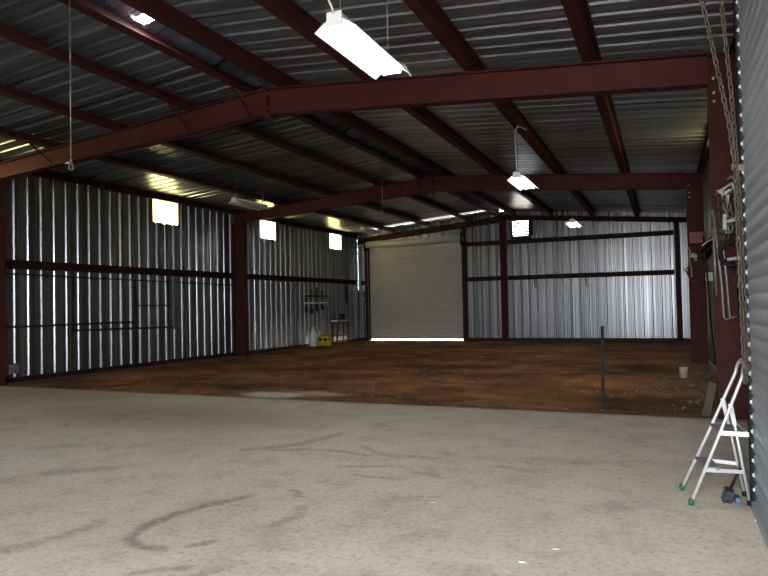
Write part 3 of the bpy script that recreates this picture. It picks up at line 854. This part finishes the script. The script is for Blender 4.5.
# red flange knee bolts visible on the near right knee
# ------------------------------------------------------------------ things by the farther right column
YQ = YB - .11
t = thing('wall_box', 'orange red metal box mounted on the farther right column', 'box', (.68, YQ-.25, 3.02))
m = MB(); m.box(0, .36, 0, .24, 0, .28); m.build('box_body', M['orange'], t, .015)
m = MB(); m.box(.37, .40, -.01, .24, -.01, .30); m.build('side_flap', M['orange'], t)
m = MB(); m.box(-.01, .37, -.012, 0, .24, .30); m.build('lid', M['orange'], t, .004)
pts = [(.60, YQ-.02, 2.88), (.66, YQ-.02, 2.93), (.70, YQ-.02, 2.86), (.68, YQ-.02, 2.60), (.71, YQ-.02, 2.40), (.72, YQ-.02, 2.15)]
tag(rope_mb(pts, .020).build('rope', M['rope']), 'pale rope hanging down the farther right column', 'rope')
m = MB(); m.stone((.80, YQ-.07, 2.68), .09, 31); m.stone((.76, YQ-.07, 2.75), .06, 32); m.stone((.83, YQ-.07, 2.60), .05, 33)
tag(m.build('rag', M['cream']), 'pale bunched rag hung on the farther right column under the orange box', 'rag')
pts = [(.52, YQ-.02, 2.40), (.60, YQ-.02, 2.30), (.66, YQ-.02, 2.12), (.74, YQ-.02, 2.03), (.80, YQ-.02, 2.05)]
tag(rope_mb(pts, .022).build('hose_end', M['orange']), 'reddish hose end curling below the pale rope on the farther column', 'hose')
t = thing('switch_box', 'small white switch box on the right wall between the two columns', 'switch', (XR-.10, 17.0, 1.99))
m = MB(); m.box(-.06, .09, -.06, .06, 0, .20); m.build('case', M['white'], t, .008)
m = MB(); m.box(-.07, -.06, -.02, .02, .07, .13); m.build('toggle', M['black'], t)
pts = [(.89, 16.4, 3.0), (.87, 15.8, 2.6), (.90, 15.5, 1.9), (.93, 15.6, 1.2), (1.0, 16.0, .5), (1.03, 16.2, .1)]
tag(rope_mb(pts, .02).build('drop_cord', M['black']), 'black drop cord sagging along the right wall between the columns', 'cord')

# leaning board and cup, small white pail
m = MB(); m.beam((.50, 10.00, -.04), (.60, 10.02, .42), .10, .03, (0,1,0)); tag(m.build('wood_board', M['wood']), 'short worn board leaning at the foot of the near right column', 'board')
t = thing('white_pail', 'small cream pail on the dirt before the farther right column', 'pail', (.355, 15.0, zg(.355, 15.0)-.01))
m = MB(); m.lathe([(.075, 0), (.088, .22), (.094, .235), (.08, .235), (.07, .03), (0, .03)], (0,0,0), 18); m.build('pail_body', M['rope'], t)
m = MB(); m.tube([(-.092, 0, .21), (-.065, -.06, .10), (0, -.10, .06), (.065, -.06, .10), (.092, 0, .21)], .006, 6); m.build('bail_handle', M['greysteel'], t)

# T-post standing in the dirt near the slab edge
zz = zg(-.87, 10.2)
t = thing('steel_stake', 'thin green steel fence stake standing upright in the dirt', 'stake', (-.87, 10.2, zz))
m = MB(); m.prism([(-.023,0),(.023,0),(.023,.007),(.005,.007),(.005,.035),(-.005,.035),(-.005,.007),(-.023,.007)], (0,0,-.08), (.02,0,1.26), (1,0,0), (0,1,0)); m.build('stake_body', M['tpost'], t)
m = MB()
for i in range(14): m.box(-.008+.0013*i, .008+.0013*i, -.008, 0, .2 + i*.07, .22 + i*.07)
m.build('stud', M['tpost'], t)['kind'] = 'stuff'

# ------------------------------------------------------------------ left wall: rails and racks
XW = XL + .10
t = thing('wall_conduit', 'long thin dark conduit along the left wall just below the girt', 'conduit', (0,0,0))
m = MB(); m.tube([(XW, 10.2, 2.50), (XW, 13, 2.46), (XW, 15.8, 2.43), (XW, 17.5, 2.41), (XW, 19.0, 2.38)], .016, 6); m.build('pipe', M['black'], t)
for y in (11.4, 13.2, 16.8):
    m = MB(); m.box(XW-.09, XW+.0, y-.02, y+.02, 2.42, 2.50); m.build('clip', M['black'], t)
t = thing('pipe_rack', 'black pipe rack fixed to the left wall below the girt, uprights and rails', 'rack', (0,0,0))
for y, z0, z1, r in ((12.12, 1.08, 2.46, .024), (14.25, -.08, 2.44, .036)):
    m = MB(); m.tube([(XW+.02, y, z0), (XW+.02, y, z1)], r, 8); m.build('upright', M['black'], t)
for a, b, z0, z1, r in ((10.15, 14.25, 1.25, 1.24, .022), (12.12, 15.8, 1.09, 1.03, .026), (14.25, 15.8, 1.71, 1.69, .018)):
    m = MB(); m.tube([(XW+.02, a, z0), (XW+.02, b, z1)], r, 8); m.build('rail', M['black'], t)
m = MB(); m.prism([(-.04,-.03),(.04,-.03),(.04,.03),(-.04,.03)], (XW+.02, 15.85, .95), (XW+.02, 15.85, 2.6), (0,1,0), (1,0,0))
tag(m.build('blue_upright', M['greybox']), 'dark blue grey upright bar at the far end of the black pipe rack', 'bar')
t = thing('junction_box', 'grey box low on the left wall at the near column', 'box', (XW-.05, 10.24, .15))
m = MB(); m.box(-.03, .07, 0, .36, 0, .24); m.build('case', M['greybox'], t, .012)
m = MB(); m.box(.07, .076, .02, .34, .02, .22); m.build('cover', M['greybox'], t)

# tool rack at the back of the left wall
t = thing('tool_rack', 'two bar rack on the far left wall above the yellow case', 'rack', (0,0,0))
for z, mm in ((2.02, 'black'), (1.72, 'bright')):
    m = MB(); m.beam((XL+.20, 23.75, z), (XL+.20, 25.7, z), .04, .06); m.build('bar', M[mm], t)
for i, (y, z0, z1) in enumerate(((23.9, 1.35, 1.95), (24.35, 1.25, 2.30), (24.85, 1.35, 2.38), (25.3, 1.40, 2.28))):
    k = thing('hung_tool', 'dark long tool hanging on the far rack, %s from the left' % ['first', 'second', 'third', 'fourth'][i], 'tool', (XL+.16, y, z0), 'tools on the far left wall rack')
    m = MB(); m.tube([(0, 0, .15), (0, 0, z1-z0)], .03, 6); m.build('handle', M['wood'] if i == 9 else M['black'], k)
    m = MB(); m.prism([(-.02,-.09),(.02,-.09),(.03,.09),(-.03,.09)], (0,0,0), (0,0,.22), (1,0,0), (0,1,0)); m.build('head', M['darksteel'], k)
# white jug and yellow case
t = thing('white_jug', 'tall white plastic jug on the dirt by the far left wall', 'jug', (-13.68, 24.0, zg(-13.6, 24.0)))
m = MB(); m.lathe([(.15, 0), (.17, .03), (.17, .42), (.14, .52), (.07, .62), (.05, .70)], (0,0,0), 18); m.build('jug_body', M['white'], t)
m = MB(); m.lathe([(.06, .70), (.06, .80), (.045, .82)], (0,0,0), 14); m.build('cap', M['white'], t)
m = MB(); m.tube([(.05, -.05, .58), (.12, -.12, .56), (.15, -.14, .44), (.11, -.11, .38)], .02, 7); m.build('grip', M['white'], t)
t = thing('yellow_case', 'yellow plastic case with black fittings on the dirt by the far left wall', 'case', (-13.42, 24.5, zg(-13.4, 24.5)))
m = MB(); m.box(-.28, .28, -.17, .17, 0, .42); m.build('case_body', M['yellow'], t, .04)
m = MB(); m.box(-.29, .29, -.18, .18, .27, .30); m.build('lid_seam', M['black'], t)
m = MB(); m.tube([(-.13, 0, .40), (-.12, 0, .48), (.12, 0, .48), (.13, 0, .40)], .022, 7); m.build('handle', M['yellow'], t)
for x in (-.16, .10):
    m = MB(); m.box(x, x+.10, -.20, -.16, .20, .33); m.build('latch', M['black'], t, .006)
# small bench
t = thing('metal_bench', 'narrow metal bench against the far left wall near the corner', 'bench', (-13.75, 27.0, zg(-13.7, 27.2)))
m = MB(); m.box(-.22, .10, -.85, .35, 1.02, 1.07); m.build('bench_top', M['bright'], t)
for x in (-.19, .07):
    for y in (-.8, .3):
        m = MB(); m.box(x-.025, x+.025, y-.025, y+.025, 0, 1.02); m.build('leg', M['darksteel'], t)
m = MB(); m.box(-.2, .07, -.8, .3, .35, .38); m.build('shelf', M['darksteel'], t)
t = thing('bench_vise', 'dark bench vise on the narrow metal bench', 'vise', (-13.82, 27.0, zg(-13.7, 27.2)+1.07))
m = MB(); m.box(-.12, .12, -.16, .08, 0, .10); m.build('base', M['black'], t, .01)
m = MB(); m.box(-.08, .08, -.2, -.12, .08, .30); m.box(-.08, .08, -.02, .10, .08, .30); m.build('jaw', M['black'], t, .01)
m = MB(); m.tube([(0, -.36, .16), (0, .1, .16)], .025, 8); m.tube([(-.12, -.36, .16), (.12, -.36, .16)], .012, 6); m.build('screw', M['greysteel'], t)
m = MB(); m.tube([(XL+.035, 28.05, 2.55), (XL+.035, 28.05, 2.2), (XL+.035, 28.1, 1.6), (XL+.04, 27.95, 1.9), (XL+.035, 28.0, 2.45)], .03, 7)
tag(m.build('coiled_cable', M['black']), 'black cable coiled on the far left wall over the bench', 'cable')
t = thing('corner_ladder', 'dark rung ladder standing in the back left corner beside the roller door', 'ladder', (-13.80, YC-.36, -.2))
for x in (-.14, .14):
    m = MB(); m.beam((x, 0, .02), (x, .06, 2.5), .05, .04, (0,1,0)); m.build('rail', M['darksteel'], t)
for i in range(6):
    m = MB(); z = .35 + .38*i; m.tube([(-.14, .06*z/2.5, z), (.14, .06*z/2.5, z)], .022, 6); m.build('rung', M['greysteel'], t)

# ------------------------------------------------------------------ light
w = bpy.data.worlds.new('sky'); SC.world = w; w.use_nodes = True
bg = w.node_tree.nodes['Background']
bg.inputs['Color'].default_value = (0.93, 0.96, 1.0, 1); bg.inputs['Strength'].default_value = 47.0
sun = bpy.data.lights.new('sun', 'SUN'); sun.energy = 14; sun.angle = .01; sun.color = (1, .93, .82)
so = bpy.data.objects.new('sun', sun); COL.objects.link(so)
so.rotation_euler = Vector((-1, -.3, -.8)).to_track_quat('-Z', 'Y').to_euler()
def portal(loc, rot, sx, sy):
    l = bpy.data.lights.new('portal', 'AREA'); l.shape = 'RECTANGLE'; l.size = sx; l.size_y = sy
    l.cycles.is_portal = True
    o = bpy.data.objects.new('portal', l); COL.objects.link(o); o.location = loc; o.rotation_euler = rot
portal(((FO[0]+FO[1])/2, YF, (FO[2])/2), (math.pi/2, 0, 0), FO[1]-FO[0], FO[2])
portal(((RIB_SLIT[0]+RIB_SLIT[1])/2, YF, RIB_SLIT[2]/2), (math.pi/2, 0, 0), RIB_SLIT[1]-RIB_SLIT[0], RIB_SLIT[2])

# ------------------------------------------------------------------ camera
yaw, pitch, roll, f = 0.4075, 0.0251, -0.0209, 645.41
cy, sy = math.cos(yaw), math.sin(yaw)
F = Vector((-sy*math.cos(pitch), cy*math.cos(pitch), math.sin(pitch)))
r0 = Vector((cy, sy, 0)); u0 = r0.cross(F)
rr = r0*math.cos(roll) + u0*math.sin(roll); uu = -r0*math.sin(roll) + u0*math.cos(roll)
cam = bpy.data.cameras.new('camera'); co = bpy.data.objects.new('camera', cam); COL.objects.link(co)
cam.sensor_width = 36; cam.sensor_fit = 'HORIZONTAL'; cam.lens = f/768*36; cam.clip_start = .05; cam.clip_end = 300
co.matrix_world = Matrix(((rr.x, uu.x, -F.x, 0), (rr.y, uu.y, -F.y, 0), (rr.z, uu.z, -F.z, 1.6), (0, 0, 0, 1)))
SC.camera = co
vs_ = SC.view_settings
SC.display_settings.display_device = 'sRGB'
vs_.view_transform = 'Standard'; vs_.look = 'None'; vs_.gamma = 1; vs_.use_curve_mapping = False; vs_.exposure = 0.0
